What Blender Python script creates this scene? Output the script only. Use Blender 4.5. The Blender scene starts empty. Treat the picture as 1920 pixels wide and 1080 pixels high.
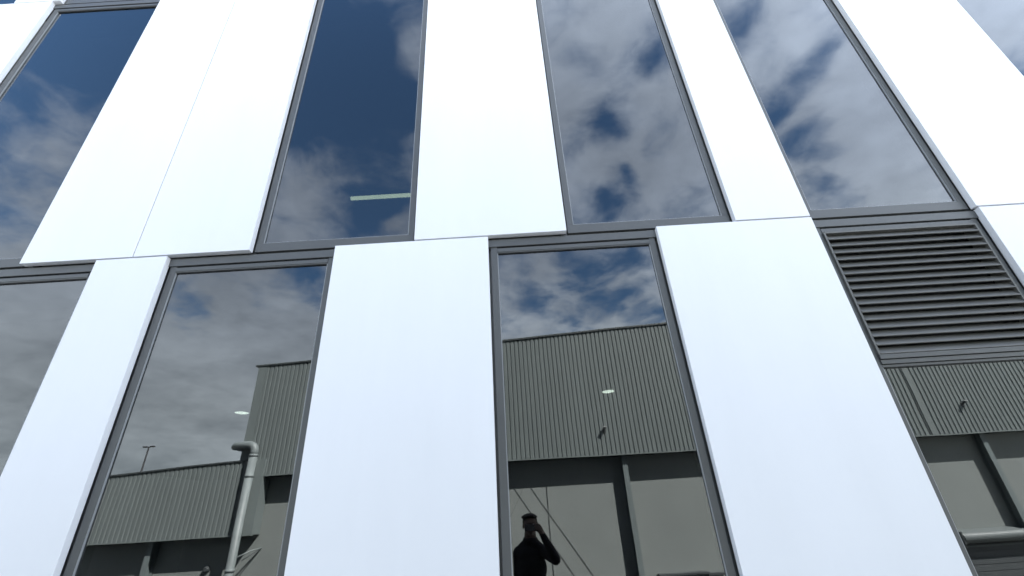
import bpy, bmesh, math, random
from mathutils import Vector, Matrix, noise
random.seed(7)
sc = bpy.context.scene
COL = sc.collection
# ------------------------------------------------------------------ camera
CAMP = Vector((0.0, -2.7, 1.65))
PITCH = math.atan(447 / 844.0); ROLL = math.radians(3.47)
fwd = Vector((0, math.cos(PITCH), math.sin(PITCH)))
R0 = Vector((1, 0, 0)); U0 = R0.cross(fwd)
RV = math.cos(ROLL) * R0 - math.sin(ROLL) * U0
UV = RV.cross(fwd)
cam = bpy.data.cameras.new('camera'); camo = bpy.data.objects.new('camera', cam); COL.objects.link(camo)
cam.sensor_width = 36; cam.lens = 844 / 1920 * 36; cam.clip_start = 0.02; cam.clip_end = 3000
M = Matrix((RV, UV, -fwd)).transposed().to_4x4(); M.translation = CAMP
camo.matrix_world = M
sc.camera = camo

def pray(x, y):                      # direction of the sight line through a photograph pixel (used to place sky clouds)
    return (fwd + RV * ((x - 960) / 844) - UV * ((y - 540) / 844)).normalized()

# ------------------------------------------------------------------ light
SUN_EL = math.radians(48); SUN_AZ = math.radians(51)
SD = Vector((math.sin(SUN_AZ) * math.cos(SUN_EL), math.cos(SUN_AZ) * math.cos(SUN_EL), math.sin(SUN_EL)))
sun = bpy.data.lights.new('sun', 'SUN'); sun.energy = 4.2; sun.angle = math.radians(0.53); sun.color = (1, .975, .94)
suno = bpy.data.objects.new('sun', sun); COL.objects.link(suno)
suno.rotation_euler = SD.to_track_quat('Z', 'Y').to_euler(); suno.location = (20, 16, 30)

w = bpy.data.worlds.new('World'); sc.world = w; w.use_nodes = True
N = w.node_tree.nodes; L = w.node_tree.links; N.clear()
def nn(t, **k):
    n = N.new(t)
    for a, v in k.items(): setattr(n, a, v)
    return n
def plug(s, v):
    if isinstance(v, (int, float)): s.default_value = v
    elif isinstance(v, (tuple, Vector)): s.default_value = tuple(v)
    else: L.new(v, s)
def ma(op, a, b=0.0, c=None, clamp=False):
    n = nn('ShaderNodeMath', operation=op); n.use_clamp = clamp
    plug(n.inputs[0], a); plug(n.inputs[1], b)
    if c is not None: plug(n.inputs[2], c)
    return n.outputs[0]
def vm(op, a, b=None, s=None):
    n = nn('ShaderNodeVectorMath', operation=op); plug(n.inputs[0], a)
    if b is not None: plug(n.inputs[1], b)
    if s is not None: plug(n.inputs['Scale'], s)
    return n.outputs['Value'] if op in ('DOT_PRODUCT', 'LENGTH') else n.outputs[0]
def noi(v, scale, detail=4, rough=.55, out=0):
    n = nn('ShaderNodeTexNoise'); plug(n.inputs['Vector'], v)
    n.inputs['Scale'].default_value = scale; n.inputs['Detail'].default_value = detail; n.inputs['Roughness'].default_value = rough
    return n.outputs[out]
sky = nn('ShaderNodeTexSky', sky_type='NISHITA', sun_disc=False)
sky.sun_elevation = SUN_EL; sky.sun_rotation = SUN_AZ; sky.altitude = 100; sky.air_density = 1.0; sky.dust_density = .3; sky.ozone_density = 3.0
tc = nn('ShaderNodeTexCoord').outputs['Generated']
dirn = vm('NORMALIZE', tc)
sx = nn('ShaderNodeSeparateXYZ'); L.new(dirn, sx.inputs[0])
zc = ma('ADD', ma('MAXIMUM', sx.outputs[2], 0.0), 0.20)
cx = nn('ShaderNodeCombineXYZ'); L.new(ma('DIVIDE', sx.outputs[0], zc), cx.inputs[0]); L.new(ma('DIVIDE', sx.outputs[1], zc), cx.inputs[1])
P = cx.outputs[0]
wv = vm('SUBTRACT', noi(P, 3.2, 3, .6, 1), (.5, .5, .5))
Pw = vm('ADD', P, vm('SCALE', wv, s=.16))
Dw = vm('NORMALIZE', vm('ADD', dirn, vm('SCALE', wv, s=.17)))
big = noi(Pw, 1.5, 2, .5); mid = noi(Pw, 6.4, 7, .58); fine = noi(vm('ADD', Pw, (7.3, 2.1, 0)), 15.0, 5, .6)
dens = ma('ADD', ma('MULTIPLY', big, .5), ma('ADD', ma('MULTIPLY', mid, 1.25), ma('MULTIPLY', fine, .35)))
dens = ma('ADD', dens, -0.74)          # about 0.25 at the mean
# openings and banks in the cloud deck: (photo x, y, angular radius in degrees, amount)
SPOTS = [(640, 215, 9, -.55), (690, 60, 7, -.30), (610, 60, 7, -.30), (765, 90, 2.6, .5), (705, 400, 2.2, -.5), (570, 390, 4, .06), (720, 225, 3, .14),
         (700, 430, 4, -.12), (200, 70, 7, -.42), (60, 60, 8, -.3), (230, 40, 5, -.2), (140, 180, 3, .02), (30, 290, 6, -.06), (30, 430, 5, -.16),
         (1215, 110, 2.3, -.40), (1140, 222, 2.2, -.40), (1095, 265, 2.0, -.28), (1240, 260, 1.6, -.25), (1185, 335, 1.8, -.42), (1180, 300, 1.4, -.3), (1130, 385, 2.3, -.34), (1290, 385, 2.8, -.3),
         (1100, 110, 4, .15), (1220, 200, 4, .15), (1250, 290, 5, .15), (1105, 320, 3, .22), (1260, 310, 3, .15), (1100, 60, 4, .1), (1075, 115, 1.8, -.3), (1385, 40, 3.0, -.24), (1520, 115, 2.6, -.50), (1455, 190, 2.2, -.38), (1600, 60, 5, .12),
         (1500, 262, 1.8, -.50), (1560, 262, 1.8, -.50), (1550, 345, 2.4, -.50), (1580, 75, 2.0, -.35), (1600, 200, 7, .3), (1550, 330, 5, .15), (1650, 330, 6, .15), (1440, 100, 3, .1), (1800, 60, 6, .3), (1915, 120, 2.6, -.5),
         (1125, 550, 3.2, -.42), (1000, 545, 2.3, -.34), (1090, 500, 2.0, -.2), (1000, 490, 3, -.05), (1160, 480, 2.4, -.2), (1060, 600, 2.2, -.2), (1220, 590, 2, -.2),
         (1010, 590, 2.4, .15), (560, 503, 2.2, -.40), (610, 530, 2.4, -.25), (345, 568, 2.8, -.45), (500, 560, 2.2, -.3), (390, 632, 1.8, -.4), (400, 640, 9, .20), (60, 620, 9, .35), (380, 780, 10, .5), (480, 620, 6, .25), (40, 760, 9, .4)]
for (x, y, rad, amt) in SPOTS:
    v = pray(x, y); d = Vector((v.x, -v.y, v.z))           # mirrored in the glass
    k = 1.0 / (1 - math.cos(math.radians(rad)))
    e = ma('EXPONENT', ma('MULTIPLY', ma('SUBTRACT', vm('DOT_PRODUCT', Dw, d), 1.0), k))
    dens = ma('MULTIPLY_ADD', e, amt * (1.2 if amt < 0 else .85), dens)
cr = nn('ShaderNodeMapRange', interpolation_type='SMOOTHSTEP'); L.new(dens, cr.inputs[0])
cr.inputs[1].default_value = -.22; cr.inputs[2].default_value = .46
cover = cr.outputs[0]
shade = ma('ADD', ma('MULTIPLY', noi(Pw, 2.2, 5, .58), 1.3), ma('MULTIPLY', fine, .35))
sr = nn('ShaderNodeMapRange'); L.new(shade, sr.inputs[0]); sr.inputs[1].default_value = .5; sr.inputs[2].default_value = 1.15
sr.inputs[3].default_value = .64; sr.inputs[4].default_value = 1.30
# cloud is brighter towards the sun side
sunside = ma('MULTIPLY_ADD', vm('DOT_PRODUCT', dirn, (.60, .25, .55)), .62, .80)
low = nn('ShaderNodeMapRange', interpolation_type='SMOOTHSTEP'); L.new(sx.outputs[2], low.inputs[0])
low.inputs[1].default_value = .05; low.inputs[2].default_value = .62; low.inputs[3].default_value = 1.85; low.inputs[4].default_value = 1.0
cb = ma('MULTIPLY', ma('MULTIPLY', sr.outputs[0], sunside), low.outputs[0])
cm_ = nn('ShaderNodeMix', data_type='RGBA'); L.new(ma('MULTIPLY', ma('SUBTRACT', low.outputs[0], 1.0), 1.45), cm_.inputs[0])
cm_.inputs[6].default_value = (1.84, 2.08, 2.50, 1); cm_.inputs[7].default_value = (2.10, 2.24, 2.32, 1)
ccol = vm('SCALE', cm_.outputs[2], s=cb)
skyc = vm('MULTIPLY', sky.outputs[0], (.27, .325, .345))
mx = nn('ShaderNodeMix', data_type='RGBA'); L.new(ma('MULTIPLY', cover, .89), mx.inputs[0]); L.new(skyc, mx.inputs[6]); L.new(ccol, mx.inputs[7])
bg = nn('ShaderNodeBackground'); L.new(mx.outputs[2], bg.inputs[0]); bg.inputs[1].default_value = 0.12
ow = nn('ShaderNodeOutputWorld'); L.new(bg.outputs[0], ow.inputs[0])
sc.view_settings.view_transform = 'Standard'; sc.view_settings.look = 'None'; sc.view_settings.gamma = 1
sc.view_settings.use_curve_mapping = False
sc.view_settings.exposure = 3.30

# ------------------------------------------------------------------ materials
def mat(name, col, rough=.6, var=.08, scale=4.0, metal=0.0, bump=0.0, bscale=60.0, spec=.5, stretch=(1, 1, 1), tone=0):
    m = bpy.data.materials.new(name); m.use_nodes = True; n = m.node_tree.nodes; l = m.node_tree.links
    b = n['Principled BSDF']; b.inputs['Roughness'].default_value = rough; b.inputs['Metallic'].default_value = metal
    b.inputs['Specular IOR Level'].default_value = spec
    tcn = n.new('ShaderNodeTexCoord'); mp = n.new('ShaderNodeMapping'); mp.inputs['Scale'].default_value = stretch
    l.new(tcn.outputs['Object'], mp.inputs[0])
    t = n.new('ShaderNodeTexNoise'); t.inputs['Scale'].default_value = scale; t.inputs['Detail'].default_value = 6; t.inputs['Roughness'].default_value = .65
    l.new(mp.outputs[0], t.inputs['Vector'])
    r = n.new('ShaderNodeMapRange'); r.inputs[1].default_value = .3; r.inputs[2].default_value = .7; r.inputs[3].default_value = 1 - var; r.inputs[4].default_value = 1 + var
    l.new(t.outputs[0], r.inputs[0])
    h = n.new('ShaderNodeVectorMath'); h.operation = 'SCALE'; h.inputs[0].default_value = col; l.new(r.outputs[0], h.inputs['Scale'])
    if tone:                                   # small tone difference from piece to piece
        oi = n.new('ShaderNodeObjectInfo'); r2 = n.new('ShaderNodeMapRange'); r2.inputs[3].default_value = 1 - tone; r2.inputs[4].default_value = 1 + tone
        l.new(oi.outputs['Random'], r2.inputs[0]); h2 = n.new('ShaderNodeVectorMath'); h2.operation = 'SCALE'
        l.new(h.outputs[0], h2.inputs[0]); l.new(r2.outputs[0], h2.inputs['Scale']); h = h2
    l.new(h.outputs[0], b.inputs['Base Color'])
    rr = n.new('ShaderNodeMath'); rr.operation = 'MULTIPLY_ADD'; rr.inputs[1].default_value = .15; rr.inputs[2].default_value = rough - .075; rr.use_clamp = True
    l.new(t.outputs[0], rr.inputs[0]); l.new(rr.outputs[0], b.inputs['Roughness'])
    if bump:
        t2 = n.new('ShaderNodeTexNoise'); t2.inputs['Scale'].default_value = bscale; t2.inputs['Detail'].default_value = 3
        l.new(mp.outputs[0], t2.inputs['Vector'])
        bp = n.new('ShaderNodeBump'); bp.inputs['Strength'].default_value = bump; bp.inputs['Distance'].default_value = .01
        l.new(t2.outputs[0], bp.inputs['Height']); l.new(bp.outputs[0], b.inputs['Normal'])
    return m
MW = mat('white_panel_paint', (.715, .722, .762), .40, .02, .7, bump=.08, bscale=2.0, tone=.025, stretch=(3, 1, .5))
MF = mat('grey_frame_metal', (.064, .067, .070), .42, .06, 3, spec=.55)
MB = mat('bead_metal', (.24, .25, .265), .35, .05, 6)
MG = mat('gasket_rubber', (.012, .012, .014), .7, .1, 5)
MLV = mat('louvre_metal', (.095, .095, .092), .45, .15, 2.2, stretch=(.6, 3, 3))
MCL = mat('cladding_paint', (.140, .161, .158), .55, .06, 1.3, stretch=(1, 1, .3))
MCL2 = mat('flashing_paint', (.150, .173, .170), .55, .06, 1.5)
MCAP = mat('capping_paint', (.05, .058, .06), .5, .08, 2)
MCO = mat('painted_concrete', (.195, .212, .203), .8, .09, .9, bump=.15, bscale=25)
MSTL = mat('column_paint', (.14, .165, .165), .5, .06, 3)
MPI = mat('pipe_paint', (.19, .215, .215), .5, .18, 5)
MDK = mat('dark_door_metal', (.055, .062, .065), .55, .1, 2)
MHD = mat('hood_metal', (.11, .125, .125), .55, .1, 3)
MCB = mat('cable_black', (.012, .012, .013), .6, .1, 9)
MSL = mat('shadow_line_grey', (.045, .05, .05), .6, .1, 9)  # dark grey of the strands that stand in for cable shadows
MASP = mat('road_concrete', (.22, .22, .21), .9, .25, 2.0, bump=.4, bscale=90)
MPAV = mat('pavement_concrete', (.20, .20, .195), .85, .12, 1.2, bump=.2, bscale=60)
MGR = mat('ground_gravel', (.20, .19, .16), .95, .25, .6, bump=.3, bscale=20)
MIN = mat('interior_paint', (.35, .35, .34), .8, .03, 2)
MCE = mat('interior_ceiling', (.30, .30, .30), .85, .03, 2)
MCP = mat('interior_carpet', (.06, .06, .065), .95, .1, 8)
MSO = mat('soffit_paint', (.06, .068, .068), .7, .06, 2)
MRF = mat('roof_metal', (.28, .29, .29), .5, .06, 2)
MSK = mat('skin', (.10, .062, .046), .5, .06, 12, bump=.05, bscale=80)
MSH = mat('black_cloth', (.010, .010, .012), .85, .15, 14, bump=.3, bscale=160)
MTR = mat('dark_trousers', (.018, .019, .024), .85, .15, 14, bump=.3, bscale=140)
MHR = mat('dark_hair', (.016, .012, .010), .6, .3, 40, bump=.5, bscale=200)
MPH = mat('phone_glass', (.012, .012, .014), .2, .05, 3)
MWC = mat('white_plastic', (.75, .76, .76), .4, .03, 5)
MEY = mat('eye_white', (.7, .68, .65), .2, .03, 5)

def glass_mat():
    m = bpy.data.materials.new('tinted_window_glass'); m.use_nodes = True; n = m.node_tree.nodes; l = m.node_tree.links; n.clear()
    o = n.new('ShaderNodeOutputMaterial'); mix = n.new('ShaderNodeMixShader'); tr = n.new('ShaderNodeBsdfTransparent'); gl = n.new('ShaderNodeBsdfGlossy')
    tr.inputs[0].default_value = (.20, .225, .215, 1); gl.inputs['Roughness'].default_value = 0.0; gl.inputs[0].default_value = (.96, .985, 1, 1)
    lw = n.new('ShaderNodeLayerWeight'); lw.inputs[0].default_value = .5
    pw = n.new('ShaderNodeMath'); pw.operation = 'POWER'; pw.inputs[1].default_value = 4.2; l.new(lw.outputs['Facing'], pw.inputs[0])
    fr = n.new('ShaderNodeMath'); fr.operation = 'MULTIPLY_ADD'; fr.inputs[1].default_value = .90; fr.inputs[2].default_value = .112
    l.new(pw.outputs[0], fr.inputs[0]); l.new(fr.outputs[0], mix.inputs[0])
    l.new(tr.outputs[0], mix.inputs[1]); l.new(gl.outputs[0], mix.inputs[2]); l.new(mix.outputs[0], o.inputs[0])
    # very slight roller-wave in the toughened glass
    tcn = n.new('ShaderNodeTexCoord'); t = n.new('ShaderNodeTexNoise'); t.inputs['Scale'].default_value = 1.4; t.inputs['Detail'].default_value = 1
    bp = n.new('ShaderNodeBump'); bp.inputs['Strength'].default_value = .15; bp.inputs['Distance'].default_value = .006
    l.new(tcn.outputs['Object'], t.inputs['Vector']); l.new(t.outputs[0], bp.inputs['Height']); l.new(bp.outputs[0], gl.inputs['Normal'])
    return m
MGL = glass_mat()
def emit(name, col, s):
    m = bpy.data.materials.new(name); m.use_nodes = True; n = m.node_tree.nodes; l = m.node_tree.links; n.clear()
    o = n.new('ShaderNodeOutputMaterial'); e = n.new('ShaderNodeEmission'); e.inputs[0].default_value = (*col, 1); e.inputs[1].default_value = s
    l.new(e.outputs[0], o.inputs[0]); return m
MEL = emit('lamp_glow', (1, .98, .92), 1.6)
MTU = emit('tube_glow', (1, 1, .74), .75)

# ------------------------------------------------------------------ helpers
def link(name, me, m, parent=None):
    o = bpy.data.objects.new(name, me); COL.objects.link(o)
    if m is not None and not me.materials: me.materials.append(m)
    if parent is not None: o.parent = parent
    return o
def empty(name, label, cat, group=None, loc=(0, 0, 0)):
    o = bpy.data.objects.new(name, None); COL.objects.link(o); o.empty_display_size = .2
    o.location = loc; o['label'] = label; o['category'] = cat
    if group: o['group'] = group
    return o
def bm_box(bm, x0, x1, y0, y1, z0, z1):
    vs = [bm.verts.new((x, y, z)) for x in (x0, x1) for y in (y0, y1) for z in (z0, z1)]
    for f in ((0, 1, 3, 2), (4, 6, 7, 5), (0, 4, 5, 1), (2, 3, 7, 6), (0, 2, 6, 4), (1, 5, 7, 3)):
        bm.faces.new([vs[i] for i in f])
    return vs
def fin(bm, name, m, parent=None, bevel=0, smooth=False, off=None):
    bmesh.ops.recalc_face_normals(bm, faces=bm.faces)
    if bevel:
        bmesh.ops.bevel(bm, geom=bm.edges[:], offset=bevel, segments=2, affect='EDGES', profile=.6)
    me = bpy.data.meshes.new(name); bm.to_mesh(me); bm.free()
    if smooth:
        for p in me.polygons: p.use_smooth = True
    return link(name, me, m, parent)
def box(name, m, parent, x0, x1, y0, y1, z0, z1, bevel=0.0):
    bm = bmesh.new(); bm_box(bm, x0, x1, y0, y1, z0, z1); return fin(bm, name, m, parent, bevel)
def boxes(name, m, parent, lst, bevel=0.0):
    bm = bmesh.new()
    for b in lst: bm_box(bm, *b)
    return fin(bm, name, m, parent, bevel)
def prism_x(bm, prof, x0, x1):          # prof: list of (y,z), extruded along x
    a = [bm.verts.new((x0, y, z)) for y, z in prof]; b = [bm.verts.new((x1, y, z)) for y, z in prof]
    n = len(prof)
    for i in range(n): bm.faces.new((a[i], a[(i + 1) % n], b[(i + 1) % n], b[i]))
    bm.faces.new(a[::-1]); bm.faces.new(b)
def tube(bm, pts, r, seg=16, caps=True):
    pts = [Vector(p) for p in pts]; rings = []
    rs = r if isinstance(r, (list, tuple)) else [r] * len(pts)
    up = Vector((0, 0, 1)); t0 = (pts[1] - pts[0]).normalized()
    ref = up if abs(t0.z) < .9 else Vector((0, 1, 0))
    nrm = t0.cross(ref).normalized()
    for i, p in enumerate(pts):
        t = ((pts[i + 1] - pts[i]).normalized() if i < len(pts) - 1 else Vector()) + ((pts[i] - pts[i - 1]).normalized() if i else Vector())
        t.normalize(); nrm = (nrm - t * nrm.dot(t)).normalized(); bn = t.cross(nrm)
        rings.append([bm.verts.new(p + rs[i] * (math.cos(a) * nrm + math.sin(a) * bn)) for a in [2 * math.pi * k / seg for k in range(seg)]])
    for a, b in zip(rings, rings[1:]):
        for k in range(seg): bm.faces.new((a[k], a[(k + 1) % seg], b[(k + 1) % seg], b[k]))
    if caps: bm.faces.new(rings[0][::-1]); bm.faces.new(rings[-1])
def tubeo(name, m, parent, pts, r, seg=16):
    bm = bmesh.new(); tube(bm, pts, r, seg); o = fin(bm, name, m, parent)
    for p in o.data.polygons: p.use_smooth = len(p.vertices) == 4
    return o
def st(o, **k):
    for a, v in k.items(): o[a] = v
    return o

# ------------------------------------------------------------------ ground
LANE = -1.45
st(box('ground', MGR, None, -1500, 1500, -1500, 1500, LANE - .5, LANE), kind='structure')
st(box('road', MASP, None, -60, 60, -6.50, -3.70, LANE, LANE + .006), kind='structure')
st(box('pavement', MPAV, None, -30, 30, -3.60, -.20, LANE + .004, 0.0, .01), kind='structure')
st(box('kerb', MPAV, None, -30, 30, -3.70, -3.603, LANE + .004, .0, .01), kind='structure')

# ------------------------------------------------------------------ office building
OB = empty('office_building', 'white panelled office building with tall staggered dark glass windows', 'building')
PF, PB = -.075, -.030                      # panel front / back
Z0, Z1, Z2, Z3 = .246, 3.466, 6.766, 10.066
ST = 3.22                      # storey height, first storey line
def panel(x0, x1, z0, z1, joints=()):
    xs = [x0, *joints, x1]
    for a, b in zip(xs, xs[1:]):
        ga = .0 if a == x0 else .0032; gb = .0 if b == x1 else .0032
        o = box('facade_panel', MW, OB, a + ga, b - gb, PF, PB, z0 + .006, z1 - .005, .0025)
HEAD, SILL = .12, .085
def window(x0, x1, z0, z1, louvre=None):
    # x0,x1: edges of the neighbouring panels; z0,z1 storey lines
    gx0, gx1 = x0 + .060, x1 - .055
    gz0, gz1 = z0 + SILL, z1 - HEAD
    yf = -.034
    bar = .05
    # frame: jambs run behind the panels, sill and head between them
    fr = boxes('window', MF, OB, [(x0 - .03, x0 + .014, -.004, .06, z0 + .004, z1 - .004), (x0 + .0142, gx0, -.0295, .06, z0 + SILL + .0005, z1 - .004), (gx1, x1 - .0142, -.0295, .06, z0 + SILL + .0005, z1 - .004), (x1 - .014, x1 + .03, -.004, .06, z0 + .004, z1 - .004),
                                  (gx0, gx1, -.0295, .06, gz1, gz1 + .040)], .002)
    box('sill', MF, fr, x0 + .0143, x1 - .0143, -.0315, .05, z0 + .012, z0 + SILL - .001, .0015)
    box('header_board', MF, fr, x0 + .001, x1 - .001, -.038, .02, z1 - .070, z1 - .012, .002)
    box('drip_flashing', MF, fr, x0 - .02, x1 + .02, -.008, .02, z1 - .0115, z1 + .0115)
    box('subhead', MF, fr, gx0 + .0005, gx1 - .0005, -.033, .02, z1 - .112, z1 - .082, .002)
    box('gap_seal', MG, fr, x0 + .002, x1 - .002, -.010, .02, z1 - .0815, z1 - .0705)
    if louvre:
        lz0, lz1 = louvre                    # blades between lz0 and lz1
        gz1g = lz0 - .078
        boxes('transom', MF, fr, [(gx0, gx1, -.046, .06, lz0 - .030, lz0 - .002), (gx0, gx1, -.038, .06, lz0 - .060, lz0 - .034), (gx0, gx1, -.030, .06, gz1g, lz0 - .063)], .0015)
        lv = boxes('louvre_vent', MLV, OB, [(gx0, gx0 + .012, -.044, .05, lz0, lz1), (gx1 - .012, gx1, -.044, .05, lz0, lz1), (gx0 + .012, gx1 - .012, -.044, .05, lz1 - .008, lz1 + .003)])
        box('back_plate', MG, lv, gx0, gx1, .062, .07, lz0, lz1)
        n = 16; p = (lz1 - .008 - lz0) / n
        bm = bmesh.new()
        prism_x(bm, [(-.044, 0), (-.048, .002), (-.048, .006), (-.041, .014), (-.026, .034), (-.010, .052), (-.007, .052), (-.023, .032), (-.040, .011), (-.040, .0)], gx0 + .013, gx1 - .013)
        bl = fin(bm, 'blade', MLV, lv); bl.location.z = lz0
        for i in range(1, n):
            c = bl.copy(); COL.objects.link(c); c.parent = lv; c.location.z = lz0 + i * p
        gz1 = gz1g
    pane = box('pane', MGL, fr, gx0 - .004, gx1 + .004, -.016, -.006, gz0 - .004, gz1 + .004)
    boxes('glazing_bead', MB, fr, [(gx0, gx0 + .005, -.026, -.0165, gz0, gz1), (gx1 - .005, gx1, -.026, -.0165, gz0, gz1), (gx0 + .005, gx1 - .005, -.026, -.0165, gz0, gz0 + .005)])
    boxes('gasket', MG, fr, [(gx0 + .005, gx1 - .005, -.024, -.0165, gz1 - .005, gz1)])
    return fr
# each storey: list of (kind, x0, x1)
row1 = [('w', -8.6, -7.5), ('p', -7.5, -6.3, (-6.9,)), ('w', -6.3, -5.2), ('p', -5.2, -4.1), ('w', -4.1, -2.909), ('p', -2.909, -2.408), ('w', -2.408, -1.224), ('p', -1.224, -.148), ('w', -.148, 1.039),
        ('p', 1.039, 2.131), ('l', 2.131, 3.313), ('p', 3.313, 4.4), ('w', 4.4, 5.5), ('p', 5.5, 6.6), ('w', 6.6, 7.8), ('p', 7.8, 9.0)]
row2 = [('w', -8.6, -7.5), ('p', -7.5, -6.4), ('w', -6.4, -5.8), ('p', -5.8, -4.622), ('w', -4.622, -3.458), ('p', -3.458, -1.834, (-2.656,)), ('w', -1.834, -.668), ('p', -.668, .408), ('w', .408, 1.603),
        ('p', 1.603, 2.129), ('w', 2.129, 3.303), ('p', 3.303, 4.387), ('w', 4.387, 5.55), ('p', 5.55, 6.7), ('w', 6.7, 7.8), ('p', 7.8, 9.0)]
row3 = [('w', -8.6, -7.4), ('p', -7.4, -6.2), ('w', -6.2, -5.03), ('p', -5.03, -4.55), ('w', -4.55, -3.40), ('p', -3.40, -2.3), ('w', -2.3, -1.1), ('p', -1.1, .0), ('w', .0, 1.1),
        ('p', 1.1, 2.4), ('w', 2.4, 3.5), ('p', 3.5, 4.6), ('w', 4.6, 5.7), ('p', 5.7, 6.8), ('w', 6.8, 7.8), ('p', 7.8, 9.0)]
for row, za, zb_ in ((row1, Z0, Z1), (row2, Z1, Z2), (row3, Z2, Z3)):
    for e in row:
        if e[0] == 'p': panel(e[1], e[2], za, zb_, e[3] if len(e) > 3 else ())
        elif e[0] == 'w': window(e[1], e[2], za, zb_)
        else: window(e[1], e[2], za, zb_, (2.452, 3.345))
TOP = Z3
box('parapet', MW, OB, -8.6, 9.0, PF, .25, TOP + .012, TOP + .42, .004)
box('plinth', MCO, OB, -8.6, 9.0, -.02, .2, -.0, Z0, .004)
for k in range(3):
    zf = (Z0, Z1, Z2)[k]; ST = (Z1, Z2, Z3)[k] - zf
    box('floor', MCP, OB, -8.5, 8.9, .07, 9.9, zf - .22, zf + .05)
    box('ceiling', MCE, OB, -8.5, 8.9, .20, 9.9, zf + ST - .316 if k == 0 else zf + ST - .30, zf + ST - .23)
    box('back_wall', MIN, OB, -8.5, 8.9, 9.9, 10.0, zf + .05, zf + ST - .32)
# backing behind the opaque panels
for row, za, zb_ in ((row1, Z0, Z1), (row2, Z1, Z2), (row3, Z2, Z3)):
    for e in row:
        if e[0] == 'p': box('inner_wall', MIN, OB, e[1] + .031, e[2] - .031, -.0285, .16, za + .055, zb_ - .235)
box('side_wall', MW, OB, -8.7, -8.605, -.05, 10.1, 0, TOP + .4)
box('side_wall', MW, OB, 9.005, 9.1, -.05, 10.1, 0, TOP + .4)
box('rear_wall', MW, OB, -8.6, 9.0, 10.02, 10.12, 0, TOP + .4)
box('roof', MRF, OB, -8.6, 9.0, .26, 10.01, TOP + .02, TOP + .12)

# lights seen through the glass
def downlight(x, y, z, label):
    t = empty('downlight', label, 'ceiling light', 'round downlights inside the ground floor', (x, y, z))
    bm = bmesh.new(); bmesh.ops.create_cone(bm, cap_ends=True, segments=32, radius1=.078, radius2=.078, depth=.006, matrix=Matrix.Translation((0, 0, -.014)))
    fin(bm, 'diffuser', MEL, t)
    bm = bmesh.new()
    ring = [(.080, -.004), (.095, -.004), (.095, -.010), (.080, -.018)]
    vs = [[bm.verts.new((r * math.cos(a), r * math.sin(a), h)) for r, h in ring] for a in [2 * math.pi * i / 32 for i in range(32)]]
    for i in range(32):
        for j in range(4): bm.faces.new((vs[i][j], vs[i][(j + 1) % 4], vs[(i + 1) % 32][(j + 1) % 4], vs[(i + 1) % 32][j]))
    fin(bm, 'trim_ring', MWC, t)
downlight(1.167, 3.137, 3.152, 'round white ceiling light seen through the middle lower window')
downlight(-3.58, 3.09, 3.152, 'round ceiling light seen through the left lower window above the pipe')
t = empty('tube_light', 'pale green strip light hanging inside the dark upper window', 'strip light', None, (-1.78, 2.68, 6.24))
box('diffuser', MTU, t, -.60, .60, -.026, .026, -.045, -.008, .006)
box('housing', MWC, t, -.61, .61, -.025, .025, -.006, .03, .004)
for sx_ in (-.5, .5): tubeo('suspension_rod', MCB, t, [(sx_, 0, .028), (sx_, 0, .145)], .003, 8)

# ------------------------------------------------------------------ warehouse opposite (seen mirrored in the glass)
WY = -6.30                                    # cladding plane
WC = -6.55                                    # concrete wall plane
WH = empty('warehouse', 'grey-green ribbed metal warehouse on concrete walls with a raked roof', 'warehouse')
def rake(x): return 5.165 + .0480 * x
PITCHR = .0855
def cladding(parent, x0, x1, zb, zt, y):
    bm = bmesh.new(); cols = []; x = x0; pr = [(0, 0), (.055, 0), (.063, -.013), (.0775, -.013)]
    while x < x1:
        for dx, dy in pr:
            if x + dx < x1: cols.append((x + dx, y + dy))
        x += PITCHR
    cols.append((x1, y))
    f = [(bm.verts.new((a, b, zb)), bm.verts.new((a, b, zt(a)))) for a, b in cols]
    g = [(bm.verts.new((a, y - .04, zb)), bm.verts.new((a, y - .04, zt(a)))) for a, b in (cols[0], cols[-1])]
    for p, q in zip(f, f[1:]): bm.faces.new((p[0], q[0], q[1], p[1]))
    bm.faces.new((g[0][0], f[0][0], f[0][1], g[0][1])); bm.faces.new((f[-1][0], g[1][0], g[1][1], f[-1][1])); bm.faces.new((g[1][0], g[0][0], g[0][1], g[1][1]))
    return fin(bm, 'wall_cladding', MCL, parent)
cladding(WH, -5.23, 7.70, 2.755, rake, WY)
cladding(WH, 7.77, 16.0, 2.755, rake, WY)
def slab(name, m, parent, x0, x1, y0, y1, za0, za1, zb0, zb1):   # heights differ at the two ends
    bm = bmesh.new(); v = [bm.verts.new(p) for p in ((x0, y0, za0), (x0, y1, za0), (x0, y1, za1), (x0, y0, za1), (x1, y0, zb0), (x1, y1, zb0), (x1, y1, zb1), (x1, y0, zb1))]
    for f in ((0, 1, 2, 3), (7, 6, 5, 4), (0, 4, 5, 1), (1, 5, 6, 2), (2, 6, 7, 3), (3, 7, 4, 0)): bm.faces.new([v[i] for i in f])
    return fin(bm, name, m, parent)
slab('corner_flashing', MCL2, WH, -5.38, -5.232, WY - .04, WY + .006, 2.755, rake(-5.38), 2.755, rake(-5.232))
slab('joint_flashing', MCL, WH, 7.702, 7.768, WY - .04, WY + .012, 2.755, rake(7.702), 2.755, rake(7.768))
box('bottom_flashing', MCL2, WH, -5.38, 16, WY - .045, WY + .008, 2.735, 2.753)
slab('roof_capping', MCAP, WH, -5.44, 16, WY - .20, WY + .020, rake(-5.44) - .016, rake(-5.44) + .008, rake(16) - .016, rake(16) + .008)
slab('capping_top', MCL2, WH, -5.44, 16, WY - .2, WY + .022, rake(-5.44) + .010, rake(-5.44) + .020, rake(16) + .010, rake(16) + .020)
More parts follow.
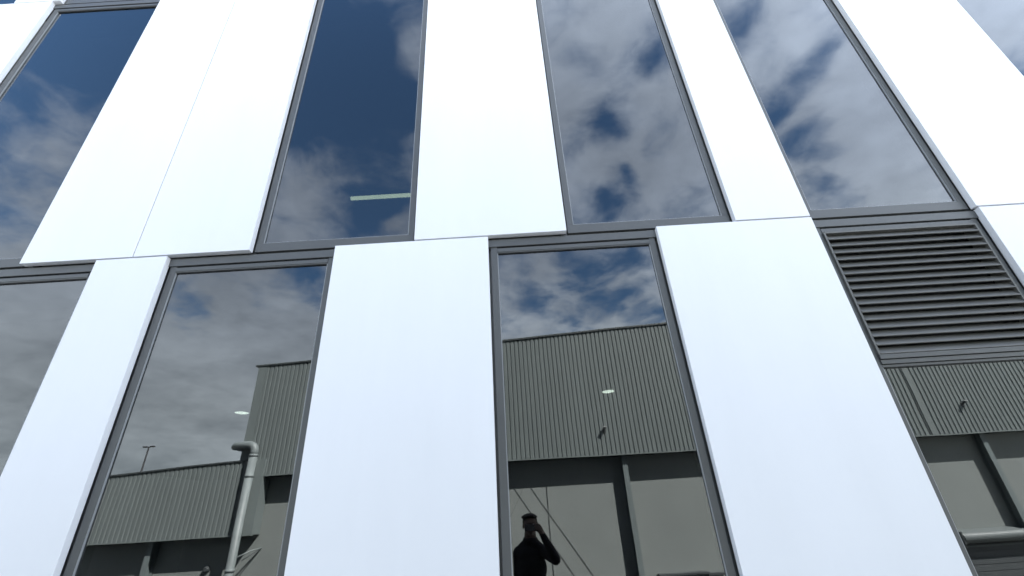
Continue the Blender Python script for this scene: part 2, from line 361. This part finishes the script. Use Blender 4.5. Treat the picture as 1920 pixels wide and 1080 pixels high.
slab('roof', MRF, WH, -5.40, 16, -24, WY - .21, rake(-5.4) - .08, rake(-5.4) - .02, rake(16) - .08, rake(16) - .02)
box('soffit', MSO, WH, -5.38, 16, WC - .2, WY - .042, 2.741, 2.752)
slab('end_wall', MCL2, WH, -5.378, -5.34, -24, WY - .045, 2.76, rake(-5.36) - .09, 2.76, rake(-5.36) - .09)
box('rear_wall', MCL2, WH, -5.38, 16, -24.1, -24.01, LANE, rake(-5.38) - .1)
box('end_wall', MCL2, WH, 15.9, 16, -24, WY - .3, LANE, 5.8)
colx = [-4.91 + 6.77 * k for k in range(0, 4)]
# concrete wall panels between the steel columns; doorways left open
def cpanel(parent, x0, x1, zt=2.740, zb=LANE): box('wall_panel', MCO, parent, x0 + .006, x1 - .006, WC - .16, WC, zb, zt, .004)
cpanel(WH, -5.36, 1.905)
def notched(x0, x1, d0, d1, dz):
    bm = bmesh.new(); o = [(x0, LANE), (d0, LANE), (d0, dz), (d1, dz), (d1, LANE), (x1, LANE), (x1, 2.74), (x0, 2.74)]
    f = [bm.verts.new((a, WC, z)) for a, z in o]; g = [bm.verts.new((a, WC - .16, z)) for a, z in o]
    for i in range(8): bm.faces.new((f[i], f[(i + 1) % 8], g[(i + 1) % 8], g[i]))
    bm.faces.new(f); bm.faces.new(g[::-1]); return fin(bm, 'wall_panel', MCO, WH)
notched(1.917, 8.67, 2.30, 3.22, .72)
notched(8.682, 11.09, 8.70, 11.0, 1.10)
cpanel(WH, 11.1, 16)
for cxx in (1.865, 8.635):
    z0 = LANE if cxx < 5 else 1.135
    st_ = boxes('steel_column', MSTL, WH, [(cxx, cxx + .095, WC + .150, WC + .162, z0, 2.739), (cxx + .042, cxx + .052, WC + .012, WC + .150, z0, 2.739), (cxx, cxx + .095, WC + .001, WC + .012, z0, 2.739)])
# doors
d1 = box('door', MDK, WH, 2.306, 3.214, WC - .12, WC - .07, LANE + .01, .715)
boxes('door_canopy', MDK, WH, [(2.20, 3.05, WC + .001, WC + .16, .765, .80), (3.05, 3.34, WC + .001, WC + .10, .735, .775)], .004)
bm = bmesh.new()
prof = [(WC + .001, 1.20), (WC + .05, 1.19)] + [(WC + .13 + .085 * math.sin(a), 1.075 + .085 * math.cos(a)) for a in [math.radians(d) for d in range(-10, 181, 15)]] + [(WC + .001, .99)]
prism_x(bm, prof, 7.46, 12.0)
hood = fin(bm, 'door_hood', MHD, WH)
box('hood_end', MDK, hood, 7.43, 7.458, WC + .001, WC + .20, .975, 1.17, .004)
box('hood_rail', MHD, hood, 7.50, 12.0, WC + .02, WC + .06, .925, .955, .004)
rd = box('roller_door', MDK, WH, 7.52, 11.07, WC + .012, WC + .03, LANE, .98)
for i in range(24):
    box('door_slat', MDK, rd, 7.52, 11.07, WC + .031, WC + .038, LANE + .02 + i * .10, LANE + .11 + i * .10, .003)
box('door_jamb', MDK, WH, 7.40, 7.50, WC + .001, WC + .05, LANE, .985, .003)

# low block on the left
LB = empty('low_warehouse', 'lower ribbed metal shed joining the left end of the warehouse', 'warehouse')
LY = WY + .03
def rake2(x): return 3.315 + .0530 * x
cladding(LB, -18, -5.16, 1.775, rake2, LY)
slab('corner_flashing', MCL2, LB, -5.158, -4.86, WC + .01, LY + .006, 1.775, rake2(-5.158) - .004, 1.775, rake2(-4.86) - .01)
box('bottom_flashing', MCL2, LB, -18, -4.86, LY - .045, LY + .008, 1.757, 1.773)
slab('roof_capping', MCAP, LB, -18, -5.16, LY - .18, LY + .02, rake2(-18) - .014, rake2(-18) + .012, rake2(-5.16) - .014, rake2(-5.16) + .012)
slab('roof', MRF, LB, -18, -5.385, -20, LY - .19, rake2(-18) - .07, rake2(-18) - .02, rake2(-5.385) - .07, rake2(-5.385) - .02)
slab('parapet_fin', MCAP, LB, -5.40, -5.17, LY - .15, LY - .12, 3.03, 3.22, 3.03, 3.26)
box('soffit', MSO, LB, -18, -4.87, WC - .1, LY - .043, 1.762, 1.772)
for a, b in ((-18, -13.5), (-13.5, -6.66), (-6.66, -5.375)): cpanel(LB, a, b, 1.761)
for cxx in (-6.76, -13.5):
    boxes('steel_column', MSTL, LB, [(cxx, cxx + .095, WC + .150, WC + .162, LANE, 1.76), (cxx + .042, cxx + .052, WC + .012, WC + .150, LANE, 1.76), (cxx, cxx + .095, WC + .001, WC + .012, LANE, 1.76)])
v = empty('wall_vent', 'small dark round vent on the concrete wall under the low shed cladding', 'vent', None, (-5.70, WC, 1.27))
tubeo('vent_ring', MDK, v, [(0, .001, 0), (0, .05, 0)], [.055, .05], 20)
tubeo('vent_cap', MDK, v, [(0, .052, 0), (0, .062, 0)], [.045, .03], 20)

# downpipe with elbow over the low roof
PX, PY = -5.075, LY + .086
DP = empty('downpipe', 'thick pale grey pipe with an elbow rising over the low shed roof', 'pipe', None, (PX, PY, LANE))
def L3(x, y, z): return (x - PX, y - PY, z - LANE)
tubeo('pipe_shaft', MPI, DP, [L3(PX - .01, PY, LANE), L3(PX, PY, 3.10)], .072, 24)
arc = [L3(PX - .12 + .12 * math.cos(a), PY, 3.18 + .12 * math.sin(a)) for a in [math.radians(d) for d in range(0, 91, 10)]]
tubeo('pipe_elbow', MPI, DP, [L3(PX, PY, 3.101)] + arc + [L3(PX - .26, PY - .03, 3.305), L3(PX - .42, PY - .10, 3.312), L3(PX - .52, PY - .22, 3.320), L3(PX - .57, PY - .40, 3.33), L3(PX - .60, PY - .9, 3.34)], [.072] * 13 + [.060, .050, .042, .036], 24)
for z in (2.72, 1.22, 3.08, -.4):
    tubeo('pipe_collar', MPI, DP, [L3(PX, PY, z), L3(PX, PY, z + .045)], .078, 24)
bk = tubeo('pipe_bracket', MPI, DP, [L3(PX + .06, PY - .02, 1.43), L3(PX + .20, PY - .20, 1.52), L3(PX + .30, WC + .012, 1.55)], .012, 8)
tubeo('pipe_bracket', MDK, DP, [L3(PX + .28, WC + .03, 1.53), L3(PX + .12, PY - .10, 1.38)], .009, 8)

# cameras on the cladding
def wallcam(x, z, label):
    t = empty('security_camera', label, 'camera', 'small cameras on the warehouse cladding', (x, WY, z))
    box('mount_plate', MCAP, t, -.03, .03, .001, .012, -.035, .035, .002)
    tubeo('arm', MCAP, t, [(0, .01, 0), (.0, .045, .012)], .010, 10)
    bm = bmesh.new(); bm_box(bm, -.020, .028, .035, .095, .012, .045); fin(bm, 'camera_body', MDK, t, .006)
    box('sun_shield', MWC, t, -.026, .040, .03, .105, .048, .056, .002)
wallcam(1.60, 3.20, 'small camera with a white hood on the ribbed cladding left of the steel column')
wallcam(8.53, 3.27, 'small camera on the cladding mirrored in the window under the louvre')

# thin strands just off the concrete wall, added in place of overhead cable shadows
def shadow_line(a, b, r, label):
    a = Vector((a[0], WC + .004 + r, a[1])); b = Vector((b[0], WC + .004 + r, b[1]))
    t = tubeo('shadow_line', MSL, None, [a, (a + b) / 2 + Vector((0, 0, -.006)), b], r, 8)
    st(t, label=label, category='shadow_line')
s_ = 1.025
shadow_line((.425, 2.30), (.425, LANE), .0052, 'thin upright strand for a cable shadow behind the person on the concrete wall')
shadow_line((-.19, 2.30), (1.98, -.95), .0034, 'thin slanting strand for a cable shadow just above the head of the person')
shadow_line((.12, 2.30), (2.29, -.95), .0034, 'thin slanting strand for a cable shadow further right of the person')
shadow_line((-.01, 2.30), (-.85, .80), .0034, 'thin strand for a cable shadow slanting the other way at the left window edge')

# lamp mast far behind the low roof
LM = empty('lamp_mast', 'tall distant lamp mast with two arms beyond the low roof', 'lamp mast', None, (-40.2, -47.3, LANE))
tubeo('mast', MCB, LM, [(0, 0, 0), (0, 0, 12.9)], [.16, .07], 12)
for sgn in (-1, 1):
    tubeo('lamp_arm', MCB, LM, [(0, 0, 12.84), (sgn * .15, 0, 12.85), (sgn * .3, 0, 12.87)], .05, 8)
    box('lamp_head', MCB, LM, sgn * .42 - .2, sgn * .42 + .2, -.13, .13, 12.82, 12.95, .03)

# ------------------------------------------------------------------ the photographer
PO = Vector((.03, -2.99, 0))
def ell(bm, c, r, seg=20, rot=None):
    m = Matrix.Translation(c) @ (rot.to_4x4() if rot else Matrix.Identity(4)) @ Matrix.Diagonal((*r, 1))
    bmesh.ops.create_uvsphere(bm, u_segments=seg, v_segments=seg // 2 + 2, radius=1, matrix=m)
def cap(bm, a, b, ra, rb):
    a = Vector(a); b = Vector(b); n = 7
    for i in range(n + 1):
        pass
    tube(bm, [a, b], [ra, rb], 16); ell(bm, a, (ra,) * 3, 16); ell(bm, b, (rb,) * 3, 16)
def remesh(bm, name, mats, voxel, parent, smooth_it=6):
    bmesh.ops.recalc_face_normals(bm, faces=bm.faces)
    me = bpy.data.meshes.new(name); bm.to_mesh(me); bm.free()
    tmp = bpy.data.objects.new('tmp', me); COL.objects.link(tmp)
    r = tmp.modifiers.new('r', 'REMESH'); r.mode = 'VOXEL'; r.voxel_size = voxel; r.use_smooth_shade = True
    s = tmp.modifiers.new('s', 'SMOOTH'); s.factor = .5; s.iterations = smooth_it
    dg = bpy.context.evaluated_depsgraph_get()
    m2 = bpy.data.meshes.new_from_object(tmp.evaluated_get(dg)); m2.name = name
    bpy.data.objects.remove(tmp)
    m2.materials.clear()
    for m in mats: m2.materials.append(m)
    for p in m2.polygons: p.use_smooth = True
    return link(name, m2, None, parent)
PE = empty('person', 'person in a dark long-sleeved top holding a phone up before the face', 'person', None, tuple(PO))
def B(x, y, z): return Vector((x, y, z)) - PO          # world point to person space
hc = Vector((.042, -2.915, 1.665))
bm = bmesh.new()
# legs, feet
for sx2, kx in ((-.085, -.09), (.10, .11)):
    cap(bm, B(sx2, -3.0, .92), B(kx, -2.98, .50), .088, .060); cap(bm, B(kx, -2.98, .50), B(kx, -3.01, .11), .060, .043)
    cap(bm, B(kx, -3.02, .055), B(kx + (.02 if kx > 0 else -.02), -2.84, .045), .048, .040)
# pelvis, torso
ell(bm, B(.01, -3.0, .97), (.160, .112, .12)); ell(bm, B(.022, -2.995, 1.10), (.158, .105, .16)); ell(bm, B(.030, -2.99, 1.25), (.166, .112, .17))
ell(bm, B(.022, -2.99, 1.37), (.150, .100, .10)); cap(bm, B(-.098, -3.01, 1.40), B(.155, -2.97, 1.405), .060, .060)
cap(bm, B(.025, -3.0, 1.42), B(.038, -2.955, 1.60), .072, .062)
cap(bm, B(-.025, -3.0, 1.435), B(.085, -2.985, 1.44), .050, .050)
cap(bm, B(.000, -2.99, 1.492), B(-.098, -3.01, 1.405), .048, .052); cap(bm, B(.068, -2.98, 1.492), B(.155, -2.97, 1.405), .048, .052)
# head
ell(bm, hc - PO + Vector((0, -.012, .018)), (.075, .094, .082), 24); ell(bm, hc - PO + Vector((0, .022, -.052)), (.054, .064, .058), 20)
ell(bm, hc - PO + Vector((0, .070, -.094)), (.024, .018, .018), 12); ell(bm, hc - PO + Vector((0, .088, -.030)), (.013, .020, .022), 12)
ell(bm, hc - PO + Vector((0, .078, .012)), (.056, .018, .012), 12); ell(bm, hc - PO + Vector((0, .078, -.066)), (.024, .014, .010), 12)
for s in (-1, 1): ell(bm, hc - PO + Vector((s * .078, -.012, -.020)), (.010, .018, .030), 12)
# left arm hanging, its hand
cap(bm, B(-.118, -3.01, 1.39), B(-.128, -3.03, 1.14), .050, .040); cap(bm, B(-.128, -3.03, 1.14), B(-.122, -2.96, .90), .040, .027)
ell(bm, B(-.120, -2.945, .835), (.018, .036, .048))
for i, (dy, ln) in enumerate(((.026, .070), (.009, .078), (-.008, .073), (-.024, .058))):
    p0 = B(-.120, -2.945 + dy, .80); p1 = p0 + Vector((.004, .004, -ln * .55)); p2 = p1 + Vector((.014, -.002, -ln * .45)); cap(bm, p0, p1, .0095, .009); cap(bm, p1, p2, .009, .008)
p0 = B(-.118, -2.915, .85); cap(bm, p0, p0 + Vector((.012, .022, -.03)), .011, .010); cap(bm, p0 + Vector((.012, .022, -.03)), p0 + Vector((.018, .026, -.062)), .010, .008)
# right arm raised
E_ = B(.283, -2.80, 1.325); S_ = B(.165, -2.97, 1.40); W_ = B(.158, -2.775, 1.572)
cap(bm, S_, E_, .060, .052); cap(bm, E_, E_.lerp(W_, .4), .050, .046); cap(bm, E_.lerp(W_, .4), W_, .046, .030)
# right hand holding the end of the phone: palm at its edge, fingers on the glass side facing the facade, thumb behind
PC = CAMP + RV * .055 - UV * .012 - fwd * .0135          # phone centre
def H(a, b, c): return PC + RV * a + UV * b + fwd * c - PO
cap(bm, W_, H(.098, -.050, -.012), .028, .026); cap(bm, H(.100, -.050, -.010), H(.098, -.005, -.006), .024, .020)
for k, (bb, ln) in enumerate(((.024, .050), (.006, .056), (-.012, .052), (-.029, .042))):
    cap(bm, H(.096, bb * .9 - .008, -.004), H(.088, bb, .0125), .0100, .0090); cap(bm, H(.088, bb, .0125), H(.088 - ln * .62, bb + .003, .0145), .0088, .0080); cap(bm, H(.088 - ln * .62, bb + .003, .0145), H(.088 - ln, bb + .002, .0125), .0080, .0070)
cap(bm, H(.092, -.045, -.020), H(.068, -.032, -.020), .0125, .0105); cap(bm, H(.068, -.032, -.020), H(.046, -.012, -.0165), .0105, .0085)
body = remesh(bm, 'body', [MSK, MSH, MTR, MCB], .0062, PE, 5)
for p in body.data.polygons:
    c = p.center + PO
    if c.z < .10: mi = 3
    elif c.z < 1.0 and not (c.x < -.075 and c.z < .93 and c.y > -3.2 and c.z > .70 and abs(c.x + .122) < .047 and c.y > -2.99): mi = 2
    else: mi = 1
    if c.z > 1.53: mi = 0
    el_ = (Vector(c) - (E_ + PO)).dot((W_ - E_).normalized())
    if c.x > .135 and c.z < 1.565: mi = 1
    if c.z > 1.58: mi = 0
    if c.x < -.095 and .70 < c.z < .90: mi = 0
    if c.x < -.085 and .90 <= c.z < 1.0: mi = 1
    p.material_index = mi
# hair: short at the sides, fuller and swept up on top
bm = bmesh.new(); hl = hc - PO
ell(bm, hl + Vector((0, -.022, .028)), (.082, .092, .078), 32)
ell(bm, hl + Vector((-.002, .015, .080)), (.072, .070, .030), 24)
ell(bm, hl + Vector((-.052, .03, .072)), (.042, .045, .022), 16); ell(bm, hl + Vector((.045, .03, .068)), (.040, .045, .018), 16)
for v_ in bm.verts:
    v_.co += v_.normal * 0 + Vector((noise.noise(v_.co * 40), noise.noise(v_.co * 40 + Vector((9, 0, 0))), noise.noise(v_.co * 40 + Vector((0, 9, 0))))) * .006
for v_ in bm.verts:                                       # lift off the face below the hairline
    if v_.co.y - hl.y > .045 and v_.co.z - hl.z < .055: v_.co.y = hl.y + .045 - (.055 - (v_.co.z - hl.z)) * .6
remesh(bm, 'hair', [MHR], .005, PE, 2)
for s in (-1, 1):
    bm = bmesh.new(); ell(bm, hl + Vector((s * .031, .070, -.002)), (.012, .010, .008), 12); fin(bm, 'eye', MEY, PE, smooth=True)
bm = bmesh.new(); vs = []
for i in range(28):                                       # shirt collar
    a = 2 * math.pi * i / 28; c_ = B(.032, -2.98, 1.512)
    vs.append([bm.verts.new(c_ + Vector((r_ * math.cos(a), r_ * math.sin(a), h_ - .012 * math.sin(a)))) for r_, h_ in ((.074, -.016), (.082, .012), (.068, .026), (.062, .02), (.064, -.016))])
for i in range(28):
    for j in range(5): bm.faces.new((vs[i][j], vs[i][(j + 1) % 5], vs[(i + 1) % 28][(j + 1) % 5], vs[(i + 1) % 28][j]))
fin(bm, 'collar', MSH, PE, smooth=True)
# phone
PHE = empty('smartphone', 'black phone held sideways before the face of the person', 'phone', None, tuple(PC))
Mph = Matrix((RV, UV, -fwd)).transposed()
PHE.rotation_euler = Mph.to_euler()
box('phone_body', MPH, PHE, -.075, .075, -.036, .036, -.004, .004, .003)
for k in (0, 1): tubeo('lens', MPH, PHE, [(-.055, .012 - k * .022, -.0042), (-.055, .012 - k * .022, -.0058)], .007, 16)
